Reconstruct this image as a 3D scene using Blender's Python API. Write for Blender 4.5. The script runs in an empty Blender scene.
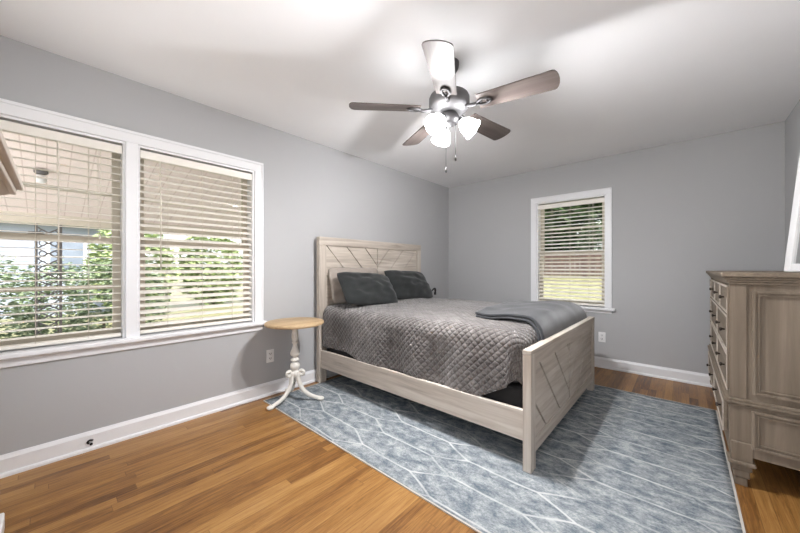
import bpy, bmesh, math, random
from mathutils import Vector, Matrix, noise
PI = math.pi
R = math.radians
S = bpy.context.scene
COL = S.collection
random.seed(7)

# ------------------------------------------------------------------ camera
cam_d = bpy.data.cameras.new('camera')
cam = bpy.data.objects.new('camera', cam_d)
COL.objects.link(cam)
cam.location = (2.814, 0.0, 1.153)
cam.rotation_euler = (R(90), 0, R(41.85))
cam_d.sensor_width = 36
cam_d.lens = 317.0 / 800 * 36
cam_d.shift_y = 1.6 / 800
cam_d.clip_start = 0.02
S.camera = cam

# ------------------------------------------------------------------ world, sun, exposure
W = bpy.data.worlds.new('sky')
S.world = W
W.use_nodes = True
nt = W.node_tree
nt.nodes.clear()
wo = nt.nodes.new('ShaderNodeOutputWorld')
bg = nt.nodes.new('ShaderNodeBackground')
sky = nt.nodes.new('ShaderNodeTexSky')
sky.sky_type = 'NISHITA'
sky.sun_disc = False
sky.sun_elevation = R(50)
sky.sun_rotation = R(90)
sky.dust_density = 3.0
sky.air_density = 1.0
mixw = nt.nodes.new('ShaderNodeMixRGB')
mixw.inputs[0].default_value = 0.55
mixw.inputs[2].default_value = (6.5, 6.5, 6.5, 1)
nt.links.new(sky.outputs[0], mixw.inputs[1])
nt.links.new(mixw.outputs[0], bg.inputs[0])
bg.inputs[1].default_value = 0.25
nt.links.new(bg.outputs[0], wo.inputs[0])

sun_d = bpy.data.lights.new('sun', 'SUN')
sun_d.energy = 4.4
sun_d.angle = R(1.5)
sun_d.color = (1, 0.95, 0.86)
sun = bpy.data.objects.new('sun', sun_d)
sun.rotation_euler = (0, R(42), 0)
sun.location = (8, 0, 9)
COL.objects.link(sun)

S.view_settings.view_transform = 'Standard'
S.view_settings.look = 'None'
S.view_settings.gamma = 1
S.view_settings.use_curve_mapping = False
S.view_settings.exposure = 0.95
SHADE_EMIT = 16.0      # the fan's frosted lamp shades
BULB_W = 46.0          # each of the fan's three bulbs

# ------------------------------------------------------------------ materials
def lin(c):
    c = c / 255.0
    return c / 12.92 if c <= 0.04045 else ((c + 0.055) / 1.055) ** 2.4
def rgb(r, g, b):
    return (lin(r), lin(g), lin(b), 1)

class Nodes:
    def __init__(self, name):
        self.m = bpy.data.materials.new(name)
        self.m.use_nodes = True
        self.t = self.m.node_tree
        self.b = self.t.nodes['Principled BSDF']
    def n(self, typ, **kw):
        o = self.t.nodes.new('ShaderNode' + typ)
        for k, v in kw.items():
            setattr(o, k, v)
        return o
    def l(self, a, b):
        self.t.links.new(a, b)
    def math(self, op, a, b=None, c=None):
        o = self.n('Math', operation=op)
        for i, v in enumerate((a, b, c)):
            if v is None:
                continue
            if isinstance(v, (int, float)):
                o.inputs[i].default_value = v
            else:
                self.l(v, o.inputs[i])
        return o.outputs[0]
    def coord(self, which='Object'):
        return self.n('TexCoord').outputs[which]
    def mapping(self, vec, scale=(1, 1, 1), rot=(0, 0, 0), loc=(0, 0, 0)):
        o = self.n('Mapping')
        self.l(vec, o.inputs[0])
        o.inputs[1].default_value = loc
        o.inputs[2].default_value = rot
        o.inputs[3].default_value = scale
        return o.outputs[0]
    def noise(self, vec, scale=5, detail=4, rough=0.55, dist=0.0):
        o = self.n('TexNoise')
        self.l(vec, o.inputs['Vector'])
        o.inputs['Scale'].default_value = scale
        o.inputs['Detail'].default_value = detail
        o.inputs['Roughness'].default_value = rough
        o.inputs['Distortion'].default_value = dist
        return o.outputs['Fac']
    def ramp(self, fac, stops, interp='LINEAR'):
        o = self.n('ValToRGB')
        cr = o.color_ramp
        cr.interpolation = interp
        while len(cr.elements) < len(stops):
            cr.elements.new(0.5)
        for e, (p, c) in zip(cr.elements, stops):
            e.position = p
            e.color = c
        self.l(fac, o.inputs[0])
        return o.outputs[0]
    def mix(self, fac, a, b, mode='MIX'):
        o = self.n('MixRGB', blend_type=mode)
        for i, v in enumerate((fac, a, b)):
            if isinstance(v, (int, float)):
                o.inputs[i].default_value = v
            elif isinstance(v, tuple):
                o.inputs[i].default_value = v
            else:
                self.l(v, o.inputs[i])
        return o.outputs[0]
    def bump(self, h, strength=0.3, dist=0.01):
        o = self.n('Bump')
        o.inputs['Strength'].default_value = strength
        o.inputs['Distance'].default_value = dist
        self.l(h, o.inputs['Height'])
        self.l(o.outputs[0], self.b.inputs['Normal'])
    def base(self, c):
        if isinstance(c, tuple):
            self.b.inputs['Base Color'].default_value = c
        else:
            self.l(c, self.b.inputs['Base Color'])
    def rough(self, r):
        if isinstance(r, (int, float)):
            self.b.inputs['Roughness'].default_value = r
        else:
            self.l(r, self.b.inputs['Roughness'])

def paint(name, c, rough=0.5, var=0.04, scale=3.0, bump=0.0, metal=0.0, spec=0.5):
    k = Nodes(name)
    f = k.noise(k.coord(), scale, 3)
    lo = tuple(v * (1 - var) for v in c[:3]) + (1,)
    hi = tuple(min(1, v * (1 + var)) for v in c[:3]) + (1,)
    k.base(k.ramp(f, [(0.3, lo), (0.7, hi)]))
    k.rough(rough)
    k.b.inputs['Metallic'].default_value = metal
    k.b.inputs['Specular IOR Level'].default_value = spec
    if bump:
        k.bump(k.noise(k.coord(), scale * 40, 2), bump, 0.002)
    return k.m

def wood(name, dark, mid, light, axis='x', freq=22, rough=0.6, bump=0.15, stretch=0.06, spec=0.3):
    k = Nodes(name)
    sc = [1, 1, 1]
    sc['xyz'.index(axis)] = stretch
    v = k.mapping(k.coord(), tuple(sc))
    f1 = k.noise(v, freq, 6, 0.6, 0.6)
    f2 = k.noise(k.mapping(k.coord(), tuple(0.4 if s == 1 else 0.2 for s in sc)), 4, 3)
    f = k.math('ADD', k.math('MULTIPLY', f1, 0.7), k.math('MULTIPLY', f2, 0.3))
    k.base(k.ramp(f, [(0.32, dark), (0.5, mid), (0.66, light)]))
    k.rough(rough)
    k.b.inputs['Specular IOR Level'].default_value = spec
    k.bump(f1, bump, 0.003)
    return k.m

M = {}
M['wall'] = paint('grey wall paint', rgb(181, 181, 182), 0.75, 0.012, 1.2, 0.05, spec=0.25)
M['ceiling'] = paint('white ceiling paint', rgb(243, 243, 244), 0.85, 0.02, 1.0, 0.06, spec=0.2)
M['trim'] = paint('white trim paint', rgb(236, 236, 238), 0.4, 0.015, 2.0)
M['sash'] = paint('cream sash paint', rgb(214, 206, 192), 0.5, 0.03)
M['slat'] = paint('cream blind slat', rgb(240, 235, 226), 0.45, 0.02)
M['cord'] = paint('pale blind cord', rgb(215, 208, 195), 0.8, 0.02)
M['blackmetal'] = paint('black metal', rgb(28, 27, 27), 0.45, 0.1)
M['darkknob'] = paint('dark bronze knob', rgb(62, 54, 48), 0.45, 0.1, 8, metal=0.4)
M['plastic'] = paint('white plastic', rgb(235, 235, 235), 0.35, 0.01)
M['slot'] = paint('dark slot', rgb(40, 38, 38), 0.6, 0.05)
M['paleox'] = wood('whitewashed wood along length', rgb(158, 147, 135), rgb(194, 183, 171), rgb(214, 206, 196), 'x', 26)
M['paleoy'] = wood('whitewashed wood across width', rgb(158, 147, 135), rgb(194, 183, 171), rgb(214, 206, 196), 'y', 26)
M['paleoz'] = wood('whitewashed wood upright', rgb(158, 147, 135), rgb(194, 183, 171), rgb(214, 206, 196), 'z', 26)
M['dresserz'] = wood('taupe washed wood upright', rgb(106, 94, 81), rgb(127, 114, 99), rgb(144, 131, 116), 'z', 18)
M['dressery'] = wood('taupe washed wood level', rgb(106, 94, 81), rgb(127, 114, 99), rgb(144, 131, 116), 'y', 18)
M['tabletop'] = wood('light oak table top', rgb(156, 126, 92), rgb(190, 163, 127), rgb(208, 184, 150), 'y', 14, 0.5)
M['tablewhite'] = paint('distressed white paint', rgb(226, 222, 214), 0.55, 0.06, 14, 0.1)
M['bladewood'] = wood('grey brown fan blade', rgb(70, 62, 59), rgb(92, 83, 79), rgb(112, 103, 98), 'x', 20, 0.45)
M['nickel'] = paint('brushed nickel', rgb(112, 111, 112), 0.55, 0.06, 6, metal=0.6)
M['darknickel'] = paint('dark pewter', rgb(88, 87, 88), 0.48, 0.08, 6, metal=0.6)
M['mattress'] = paint('black box spring fabric', rgb(30, 29, 30), 0.9, 0.1, 20)
M['sheet'] = paint('pale grey mattress ticking', rgb(70, 68, 68), 0.9, 0.05, 20)
M['frame'] = paint('white picture frame', rgb(228, 228, 229), 0.4, 0.01)

def fabric(name, c, var=0.1, weave=420, bump=0.25, sheen=0.2):
    k = Nodes(name)
    f = k.noise(k.coord(), 9, 4)
    lo = tuple(v * (1 - var) for v in c[:3]) + (1,)
    hi = tuple(v * (1 + var) for v in c[:3]) + (1,)
    k.base(k.ramp(f, [(0.3, lo), (0.7, hi)]))
    k.rough(0.92)
    k.b.inputs['Sheen Weight'].default_value = sheen
    k.b.inputs['Specular IOR Level'].default_value = 0.15
    k.bump(k.noise(k.coord(), weave, 2), bump, 0.002)
    return k.m
M['charcoal'] = fabric('charcoal pillow linen', rgb(41, 43, 43))
M['beige'] = fabric('oatmeal pillow linen', rgb(160, 150, 141))
M['throw'] = fabric('slate fleece throw', rgb(56, 57, 60), 0.08, 200, 0.3, 0.4)

def quilt_material():
    k = Nodes('quilted grey velvet')
    uv = k.coord('UV')
    sep = k.n('SeparateXYZ')
    k.l(uv, sep.inputs[0])
    wob = k.math('MULTIPLY', k.math('SUBTRACT', k.noise(uv, 7, 3), 0.5), 0.034)
    u = k.math('ADD', sep.outputs[0], wob)
    v = k.math('ADD', sep.outputs[1], wob)
    P_ = 0.034
    a = k.math('DIVIDE', k.math('ADD', u, v), P_ * 1.414)
    b = k.math('DIVIDE', k.math('SUBTRACT', u, v), P_ * 1.414)
    sa = k.math('ABSOLUTE', k.math('SINE', k.math('MULTIPLY', a, PI)))
    sb = k.math('ABSOLUTE', k.math('SINE', k.math('MULTIPLY', b, PI)))
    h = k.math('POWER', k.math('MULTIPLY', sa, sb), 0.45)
    f = k.noise(uv, 14, 5, 0.7)
    f2 = k.noise(uv, 2.2, 3)
    col = k.ramp(k.math('ADD', k.math('MULTIPLY', f, 0.6), k.math('MULTIPLY', f2, 0.4)),
                 [(0.36, rgb(80, 74, 72)), (0.52, rgb(112, 106, 103)), (0.66, rgb(150, 145, 142))])
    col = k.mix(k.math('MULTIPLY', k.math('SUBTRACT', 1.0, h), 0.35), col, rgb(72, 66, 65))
    k.base(col)
    k.rough(0.8)
    k.b.inputs['Sheen Weight'].default_value = 0.35
    k.b.inputs['Specular IOR Level'].default_value = 0.2
    hh = k.math('ADD', h, k.math('MULTIPLY', k.noise(uv, 60, 3), 0.25))
    k.bump(hh, 0.9, 0.012)
    return k.m
M['quilt'] = quilt_material()

def floor_material():
    k = Nodes('oak strip floor')
    co = k.coord()
    sep = k.n('SeparateXYZ')
    k.l(co, sep.inputs[0])
    x, y = sep.outputs[0], sep.outputs[1]
    WD, LN = 0.057, 1.25
    row = k.math('FLOOR', k.math('DIVIDE', x, WD))
    wn = k.n('TexWhiteNoise', noise_dimensions='1D')
    k.l(row, wn.inputs['W'])
    yy = k.math('ADD', k.math('DIVIDE', y, LN), k.math('MULTIPLY', wn.outputs['Value'], 7.3))
    colr = k.math('FLOOR', yy)
    comb = k.n('CombineXYZ')
    k.l(row, comb.inputs[0]); k.l(colr, comb.inputs[1])
    w2 = k.n('TexWhiteNoise', noise_dimensions='2D')
    k.l(comb.outputs[0], w2.inputs['Vector'])
    # grain, shifted per strip
    gv = k.n('CombineXYZ')
    k.l(k.math('ADD', k.math('MULTIPLY', x, 34), k.math('MULTIPLY', w2.outputs['Value'], 40)), gv.inputs[0])
    k.l(k.math('MULTIPLY', y, 1.6), gv.inputs[1])
    k.l(k.math('MULTIPLY', w2.outputs['Value'], 9), gv.inputs[2])
    g = k.noise(gv.outputs[0], 2.6, 8, 0.7, 1.0)
    big = k.noise(co, 0.9, 3)
    t = k.math('ADD', k.math('MULTIPLY', w2.outputs['Value'], 0.22), k.math('MULTIPLY', g, 0.80))
    t = k.math('ADD', t, k.math('MULTIPLY', k.math('SUBTRACT', big, 0.5), 0.35))
    col = k.ramp(t, [(0.28, rgb(78, 48, 22)), (0.40, rgb(120, 80, 40)), (0.53, rgb(152, 108, 57)), (0.70, rgb(176, 134, 80))])
    fx = k.math('FRACT', k.math('DIVIDE', x, WD))
    fy = k.math('FRACT', yy)
    ex = k.math('LESS_THAN', k.math('MINIMUM', fx, k.math('SUBTRACT', 1.0, fx)), 0.018)
    ey = k.math('LESS_THAN', fy, 0.0022)
    e = k.math('MAXIMUM', ex, ey)
    col = k.mix(k.math('MULTIPLY', e, 0.55), col, rgb(84, 50, 24))
    k.base(col)
    k.rough(k.ramp(g, [(0.3, (0.30,) * 3 + (1,)), (0.7, (0.42,) * 3 + (1,))]))
    k.b.inputs['Specular IOR Level'].default_value = 0.4
    k.bump(k.math('SUBTRACT', g, k.math('MULTIPLY', e, 0.6)), 0.06, 0.003)
    return k.m
M['floor'] = floor_material()

def rug_material():
    k = Nodes('blue grey distressed rug')
    uv = k.coord('UV')
    sep = k.n('SeparateXYZ')
    k.l(uv, sep.inputs[0])
    wob = k.math('MULTIPLY', k.math('SUBTRACT', k.noise(uv, 3.0, 2), 0.5), 0.03)
    wob2 = k.math('MULTIPLY', k.math('SUBTRACT', k.noise(k.mapping(uv, loc=(5, 3, 0)), 2.3, 2), 0.5), 0.05)
    x = k.math('ADD', sep.outputs[0], wob)
    y = k.math('ADD', sep.outputs[1], wob2)
    # stretched honeycomb: distance to hexagon cell edges; cells long in x
    sx, sy = 0.69, 0.196
    X = k.math('DIVIDE', x, sx)
    Y = k.math('DIVIDE', y, sy)
    def cell(ox, oy):
        # offset from the nearest lattice point of one rectangular lattice (1.5 x 1.732 spacing)
        px = k.math('SUBTRACT', X, ox)
        py = k.math('SUBTRACT', Y, oy)
        qx = k.math('SUBTRACT', px, k.math('MULTIPLY', k.math('ROUND', k.math('DIVIDE', px, 1.732)), 1.732))
        qy = k.math('SUBTRACT', py, k.math('MULTIPLY', k.math('ROUND', py), 1.0))
        ax, ay = k.math('ABSOLUTE', qx), k.math('ABSOLUTE', qy)
        # metres to the nearest side of the hexagon (positive inside)
        flat = k.math('MULTIPLY', k.math('SUBTRACT', 0.5, ay), sy)
        hx = k.math('ADD', k.math('MULTIPLY', ax, 0.866), k.math('MULTIPLY', ay, 0.5))
        slant = k.math('DIVIDE', k.math('SUBTRACT', 0.5, hx), math.hypot(0.866 / sx, 0.5 / sy))
        return k.math('MINIMUM', flat, slant)
    d = k.math('MAXIMUM', cell(0.2245, 0.102), cell(1.0905, 0.602))
    line = k.ramp(d, [(0.0035, (1, 1, 1, 1)), (0.0075, (0, 0, 0, 1))])
    mot = k.noise(k.mapping(uv, (1.5, 2.4, 1)), 7.5, 8, 0.74, 0.2)
    fine = k.noise(k.mapping(uv, (30, 60, 1)), 3.0, 3, 0.7)
    patch = k.noise(uv, 1.5, 4, 0.6)
    t = k.math('ADD', k.math('MULTIPLY', mot, 0.60), k.math('ADD', k.math('MULTIPLY', fine, 0.28), k.math('MULTIPLY', patch, 0.12)))
    col = k.ramp(t, [(0.37, rgb(84, 95, 105)), (0.45, rgb(114, 122, 129)), (0.51, rgb(142, 148, 151)), (0.58, rgb(174, 178, 180)), (0.66, rgb(204, 202, 196))])
    fade = k.ramp(k.noise(uv, 4.5, 3), [(0.35, (0.22,) * 3 + (1,)), (0.62, (0.82,) * 3 + (1,))])
    lf = k.math('MULTIPLY', line, fade)
    col = k.mix(lf, col, rgb(212, 213, 212))
    k.base(col)
    k.rough(0.95)
    k.b.inputs['Specular IOR Level'].default_value = 0.1
    k.bump(k.math('ADD', fine, k.math('MULTIPLY', line, 0.4)), 0.25, 0.004)
    return k.m
M['rug'] = rug_material()
M['rugedge'] = fabric('pale rug binding', rgb(196, 190, 182))

def glass():
    k = Nodes('window glass')
    t = k.t
    t.nodes.remove(k.b)
    tr = k.n('BsdfTransparent'); gl = k.n('BsdfGlossy'); mx = k.n('MixShader'); fr = k.n('Fresnel')
    gl.inputs['Roughness'].default_value = 0.02
    fr.inputs['IOR'].default_value = 1.15
    nz = k.noise(k.coord(), 1.5, 1)
    k.l(k.ramp(nz, [(0, (0.95, 0.97, 0.96, 1)), (1, (0.98, 0.98, 0.98, 1))]), tr.inputs[0])
    k.l(fr.outputs[0], mx.inputs[0]); k.l(tr.outputs[0], mx.inputs[1]); k.l(gl.outputs[0], mx.inputs[2])
    k.l(mx.outputs[0], t.nodes['Material Output'].inputs[0])
    return k.m
M['glass'] = glass()
def mirror():
    k = Nodes('mirror glass')
    k.base(k.ramp(k.noise(k.coord(), 2, 1), [(0, (0.8, 0.8, 0.8, 1)), (1, (0.84, 0.84, 0.84, 1))]))
    k.rough(0.03)
    k.b.inputs['Metallic'].default_value = 1
    return k.m
M['mirror'] = mirror()
def lampglass():
    k = Nodes('lit frosted lamp glass')
    k.base((0.9, 0.9, 0.9, 1))
    k.b.inputs['Emission Color'].default_value = (0.985, 0.985, 1, 1)
    k.b.inputs['Emission Strength'].default_value = SHADE_EMIT
    return k.m
M['lampglass'] = lampglass()
def bulbm():
    k = Nodes('lit bulb')
    k.b.inputs['Emission Color'].default_value = (1, 0.96, 0.9, 1)
    k.b.inputs['Emission Strength'].default_value = 60
    return k.m
M['bulb'] = bulbm()

# outdoors
def foliage(name, a, b, c):
    k = Nodes(name)
    f = k.noise(k.coord(), 7, 4, 0.7)
    k.base(k.ramp(f, [(0.35, a), (0.5, b), (0.65, c)]))
    k.rough(0.55)
    k.b.inputs['Specular IOR Level'].default_value = 0.3
    return k.m
M['leaf'] = foliage('hedge leaves', rgb(74, 90, 64), rgb(112, 128, 98), rgb(162, 174, 146))
M['leafdark'] = foliage('dark tree leaves', rgb(46, 62, 40), rgb(70, 90, 58), rgb(104, 122, 86))
M['leafpale'] = foliage('pale tree leaves', rgb(110, 130, 84), rgb(150, 166, 116), rgb(186, 196, 152))
M['bark'] = wood('bark', rgb(70, 60, 50), rgb(92, 80, 68), rgb(116, 102, 88), 'z', 12, 0.9)
M['lawn'] = foliage('sunlit lawn', rgb(118, 118, 84), rgb(136, 134, 100), rgb(154, 150, 118))
M['concrete'] = paint('porch concrete', rgb(205, 202, 196), 0.9, 0.06, 4)
M['iron'] = paint('grey iron', rgb(96, 92, 92), 0.55, 0.08, 8)
M['siding'] = paint('pale blue grey siding', rgb(164, 172, 188), 0.7, 0.04, 2)
M['housepane'] = paint('hazy window pane', rgb(122, 132, 148), 0.15, 0.1, 3)
M['roofm'] = paint('grey shingle', rgb(112, 106, 104), 0.9, 0.15, 30)
M['brownwood'] = wood('brown fence boards', rgb(92, 72, 66), rgb(116, 94, 86), rgb(134, 112, 102), 'z', 14, 0.85)
def soffit():
    k = Nodes('beige porch ceiling boards')
    sep = k.n('SeparateXYZ'); k.l(k.coord(), sep.inputs[0])
    e = k.math('LESS_THAN', k.math('FRACT', k.math('DIVIDE', sep.outputs[1], 0.14)), 0.06)
    k.base(k.mix(k.math('MULTIPLY', e, 0.35), rgb(238, 224, 219), rgb(165, 136, 128)))
    k.rough(0.7)
    return k.m
M['soffit'] = soffit()

# ------------------------------------------------------------------ mesh helpers
class MB:
    def __init__(self):
        self.bm = bmesh.new()
    def box(self, x0, y0, z0, x1, y1, z1, mat=None):
        vs = [self.bm.verts.new(v) for v in ((x0, y0, z0), (x1, y0, z0), (x1, y1, z0), (x0, y1, z0),
                                             (x0, y0, z1), (x1, y0, z1), (x1, y1, z1), (x0, y1, z1))]
        if mat is not None:
            for v in vs:
                v.co = mat @ v.co
        for f in ((0, 3, 2, 1), (4, 5, 6, 7), (0, 1, 5, 4), (1, 2, 6, 5), (2, 3, 7, 6), (3, 0, 4, 7)):
            self.bm.faces.new([vs[i] for i in f])
        return self
    def poly(self, pts, d):
        """extrude a planar polygon (list of Vectors) by the vector d"""
        a = [self.bm.verts.new(p) for p in pts]
        b = [self.bm.verts.new(Vector(p) + Vector(d)) for p in pts]
        n = len(pts)
        self.bm.faces.new(a[::-1]); self.bm.faces.new(b)
        for i in range(n):
            j = (i + 1) % n
            self.bm.faces.new((a[i], a[j], b[j], b[i]))
        return self
    def lathe(self, prof, c=(0, 0, 0), seg=28, mat=None, cap=True):
        rings = []
        for (r, z) in prof:
            ring = []
            for i in range(seg):
                t = 2 * PI * i / seg
                p = Vector((max(r, 1e-4) * math.cos(t), max(r, 1e-4) * math.sin(t), z))
                p = (mat @ p) if mat is not None else p
                ring.append(self.bm.verts.new(p + Vector(c)))
            rings.append(ring)
        for a, b in zip(rings[:-1], rings[1:]):
            for i in range(seg):
                j = (i + 1) % seg
                f = self.bm.faces.new((a[i], a[j], b[j], b[i])); f.smooth = True
        if cap:
            self.bm.faces.new(rings[0][::-1]); self.bm.faces.new(rings[-1])
        return self
    def tube(self, pts, rad, seg=10, closed=False):
        pts = [Vector(p) for p in pts]
        n = len(pts)
        rs = rad if isinstance(rad, (list, tuple)) else [rad] * n
        rings = []
        up = Vector((0, 0, 1))
        for i, p in enumerate(pts):
            if closed:
                t = pts[(i + 1) % n] - pts[i - 1]
            else:
                t = pts[min(i + 1, n - 1)] - pts[max(i - 1, 0)]
            t.normalize()
            ref = up if abs(t.dot(up)) < 0.95 else Vector((1, 0, 0))
            a = t.cross(ref).normalized(); b = t.cross(a).normalized()
            rings.append([self.bm.verts.new(p + rs[i] * (math.cos(2 * PI * k / seg) * a + math.sin(2 * PI * k / seg) * b)) for k in range(seg)])
        pr = list(zip(rings[:-1], rings[1:])) + ([(rings[-1], rings[0])] if closed else [])
        for a, b in pr:
            for i in range(seg):
                j = (i + 1) % seg
                f = self.bm.faces.new((a[i], a[j], b[j], b[i])); f.smooth = True
        if not closed:
            self.bm.faces.new(rings[0][::-1]); self.bm.faces.new(rings[-1])
        return self
    def sphere(self, c, r, sz=(1, 1, 1), u=16, v=10):
        res = bmesh.ops.create_uvsphere(self.bm, u_segments=u, v_segments=v, radius=r)
        for vv in res['verts']:
            vv.co = Vector((vv.co.x * sz[0], vv.co.y * sz[1], vv.co.z * sz[2])) + Vector(c)
            for f in vv.link_faces:
                f.smooth = True
        return self
    def build(self, name, m, parent=None, bevel=0.0, seg=2, loc=None):
        bmesh.ops.recalc_face_normals(self.bm, faces=self.bm.faces[:])
        me = bpy.data.meshes.new(name)
        self.bm.to_mesh(me); self.bm.free()
        me.materials.append(M[m] if isinstance(m, str) else m)
        o = bpy.data.objects.new(name, me)
        COL.objects.link(o)
        if parent is not None:
            o.parent = parent
        if loc is not None:
            o.location = loc
        if bevel:
            b = o.modifiers.new('bevel', 'BEVEL')
            b.width = bevel; b.segments = seg; b.limit_method = 'ANGLE'; b.angle_limit = R(40)
        return o

def thing(name, label, cat, loc=(0, 0, 0), rz=0.0, group=None):
    o = bpy.data.objects.new(name, None)
    o.empty_display_size = 0.1
    COL.objects.link(o)
    o.location = loc; o.rotation_euler = (0, 0, rz)
    return tag(o, label, cat, group)
def tag(o, label, cat, group=None):
    o['label'] = label; o['category'] = cat
    if group:
        o['group'] = group
    return o
def struct(o):
    o['kind'] = 'structure'
    return o
def grid_mesh(name, fn, nu, nv, m, parent=None, uvfn=None, thick=0.0, sub=0, loc=None):
    bm = bmesh.new()
    uvl = bm.loops.layers.uv.new('UVMap')
    vs = [[bm.verts.new(fn(i / nu, j / nv)) for j in range(nv + 1)] for i in range(nu + 1)]
    for i in range(nu):
        for j in range(nv):
            f = bm.faces.new((vs[i][j], vs[i + 1][j], vs[i + 1][j + 1], vs[i][j + 1]))
            f.smooth = True
            for lp, (a, b) in zip(f.loops, ((i, j), (i + 1, j), (i + 1, j + 1), (i, j + 1))):
                lp[uvl].uv = uvfn(a / nu, b / nv) if uvfn else (a / nu, b / nv)
    me = bpy.data.meshes.new(name)
    bm.to_mesh(me); bm.free()
    me.materials.append(M[m])
    o = bpy.data.objects.new(name, me)
    COL.objects.link(o)
    if parent is not None:
        o.parent = parent
    if loc is not None:
        o.location = loc
    if thick:
        s = o.modifiers.new('thick', 'SOLIDIFY'); s.thickness = abs(thick); s.offset = 1 if thick > 0 else -1
    if sub:
        s = o.modifiers.new('sub', 'SUBSURF'); s.levels = sub; s.render_levels = sub
    return o

# ------------------------------------------------------------------ room shell
X1, Y0, Y1, H = 3.472, -0.56, 4.31, 2.44
T = 0.15
struct(MB().box(-T, Y0 - T, -0.12, X1 + T, Y1 + T, 0).build('floor', 'floor'))
struct(MB().box(-T, Y0 - T, H, X1 + T, Y1 + T, H + 0.18).build('ceiling', 'ceiling'))
# openings
LZ0, LZ1 = 0.675, 2.005
LA0, LA1 = -0.44, 0.358
LB0, LB1 = 0.421, 1.221
BX0, BX1, BZ0, BZ1 = 1.370, 2.144, 0.69, 2.003
NX0, NX1, NZ0, NZ1 = 0.35, 1.25, 0.7, 2.0      # unseen window added behind the camera to let daylight in
w = MB()
w.box(-T, Y0 - T, 0, 0, Y1 + T, LZ0)
w.box(-T, Y0 - T, LZ1, 0, Y1 + T, H)
w.box(-T, Y0 - T, LZ0, 0, LA0, LZ1)
w.box(-T, LA1, LZ0, 0, LB0, LZ1)
w.box(-T, LB1, LZ0, 0, Y1 + T, LZ1)
struct(w.build('wall_left', 'wall'))
w = MB()
w.box(0, Y1, 0, X1, Y1 + T, BZ0)
w.box(0, Y1, BZ1, X1, Y1 + T, H)
w.box(0, Y1, BZ0, BX0, Y1 + T, BZ1)
w.box(BX1, Y1, BZ0, X1, Y1 + T, BZ1)
struct(w.build('wall_back', 'wall'))
struct(MB().box(X1, Y0 - T, 0, X1 + T, Y1 + T, H).build('wall_right', 'wall'))
# near wall: unseen; wide doorway and a window further left, added for fill daylight
DX0, DX1, DZ1 = 1.3, 3.40, 2.12
w = MB()
w.box(0, Y0 - T, 0, DX0, Y0, 0.7)
w.box(0, Y0 - T, 0.7, 0.35, Y0, 2.0)
w.box(1.25, Y0 - T, 0.7, DX0, Y0, 2.0)
w.box(0, Y0 - T, 2.0, DX0, Y0, H)
w.box(DX0, Y0 - T, DZ1, DX1, Y0, H)
w.box(DX1, Y0 - T, 0, X1, Y0, H)
struct(w.build('wall_front', 'wall'))

# baseboards with a stepped cap
def baseboard(name, horiz, a, b, at, sgn):
    prof = [(0, 0), (0.028, 0), (0.028, 0.012), (0.024, 0.02), (0.016, 0.022), (0.016, 0.096), (0.010, 0.108), (0.006, 0.118), (0, 0.118)]
    m_ = MB()
    if horiz == 'y':
        m_.poly([Vector((at + sgn * d, a, z)) for d, z in prof], (0, b - a, 0))
    else:
        m_.poly([Vector((a, at + sgn * d, z)) for d, z in prof], (b - a, 0, 0))
    return struct(m_.build(name, 'trim'))
baseboard('baseboard_left', 'y', Y0, Y1, 0, 1)
baseboard('baseboard_back', 'x', 0.028, X1 - 0.028, Y1, -1)
baseboard('baseboard_right', 'y', Y0, Y1, X1, -1)

# casings, stools and aprons
cz0 = LZ0
m_ = MB()
CT = 0.072
m_.box(0, LA0 - CT, LZ1, 0.018, LB1 + CT, LZ1 + CT + 0.008)
m_.box(0, LA0 - CT, LZ0, 0.018, LA0, LZ1)
m_.box(0, LB1, LZ0, 0.018, LB1 + CT, LZ1)
m_.box(-0.10, LA1, LZ0, 0.018, LB0, LZ1)
m_.box(0.018, LA0 - CT, LZ1 + CT - 0.012, 0.026, LB1 + CT, LZ1 + CT + 0.008)
m_.box(0.018, LB1 + CT - 0.014, LZ0, 0.026, LB1 + CT, LZ1 + CT - 0.012)
struct(m_.build('trim_1', 'trim', bevel=0.003))
m_ = MB()
m_.box(-0.10, LA0 - CT - 0.03, LZ0 - 0.022, 0.055, LB1 + CT + 0.03, LZ0 + 0.006)
m_.box(0, LA0 - CT, LZ0 - 0.075, 0.016, LB1 + CT, LZ0 - 0.022)
struct(m_.build('trim_2', 'trim', bevel=0.006))
m_ = MB()
CB = 0.070
for q in (0,):
    m_.box(BX0 - CB, Y1 - 0.018, BZ1, BX1 + CB - 0.012, Y1, BZ1 + CB)
    m_.box(BX0 - CB, Y1 - 0.018, BZ0, BX0, Y1, BZ1)
    m_.box(BX1, Y1 - 0.018, BZ0, BX1 + CB - 0.012, Y1, BZ1)
    m_.box(BX0 - CB, Y1 - 0.026, BZ1 + CB - 0.014, BX1 + CB - 0.012, Y1 - 0.018, BZ1 + CB)
struct(m_.build('trim_3', 'trim', bevel=0.003))
m_ = MB()
m_.box(BX0 - CB - 0.03, Y1 - 0.055, BZ0 - 0.024, BX1 + CB + 0.02, Y1 + 0.10, BZ0 + 0.004)
m_.box(BX0 - CB, Y1 - 0.016, BZ0 - 0.06, BX1 + CB - 0.012, Y1, BZ0 - 0.024)
struct(m_.build('trim_4', 'trim', bevel=0.005))

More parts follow.
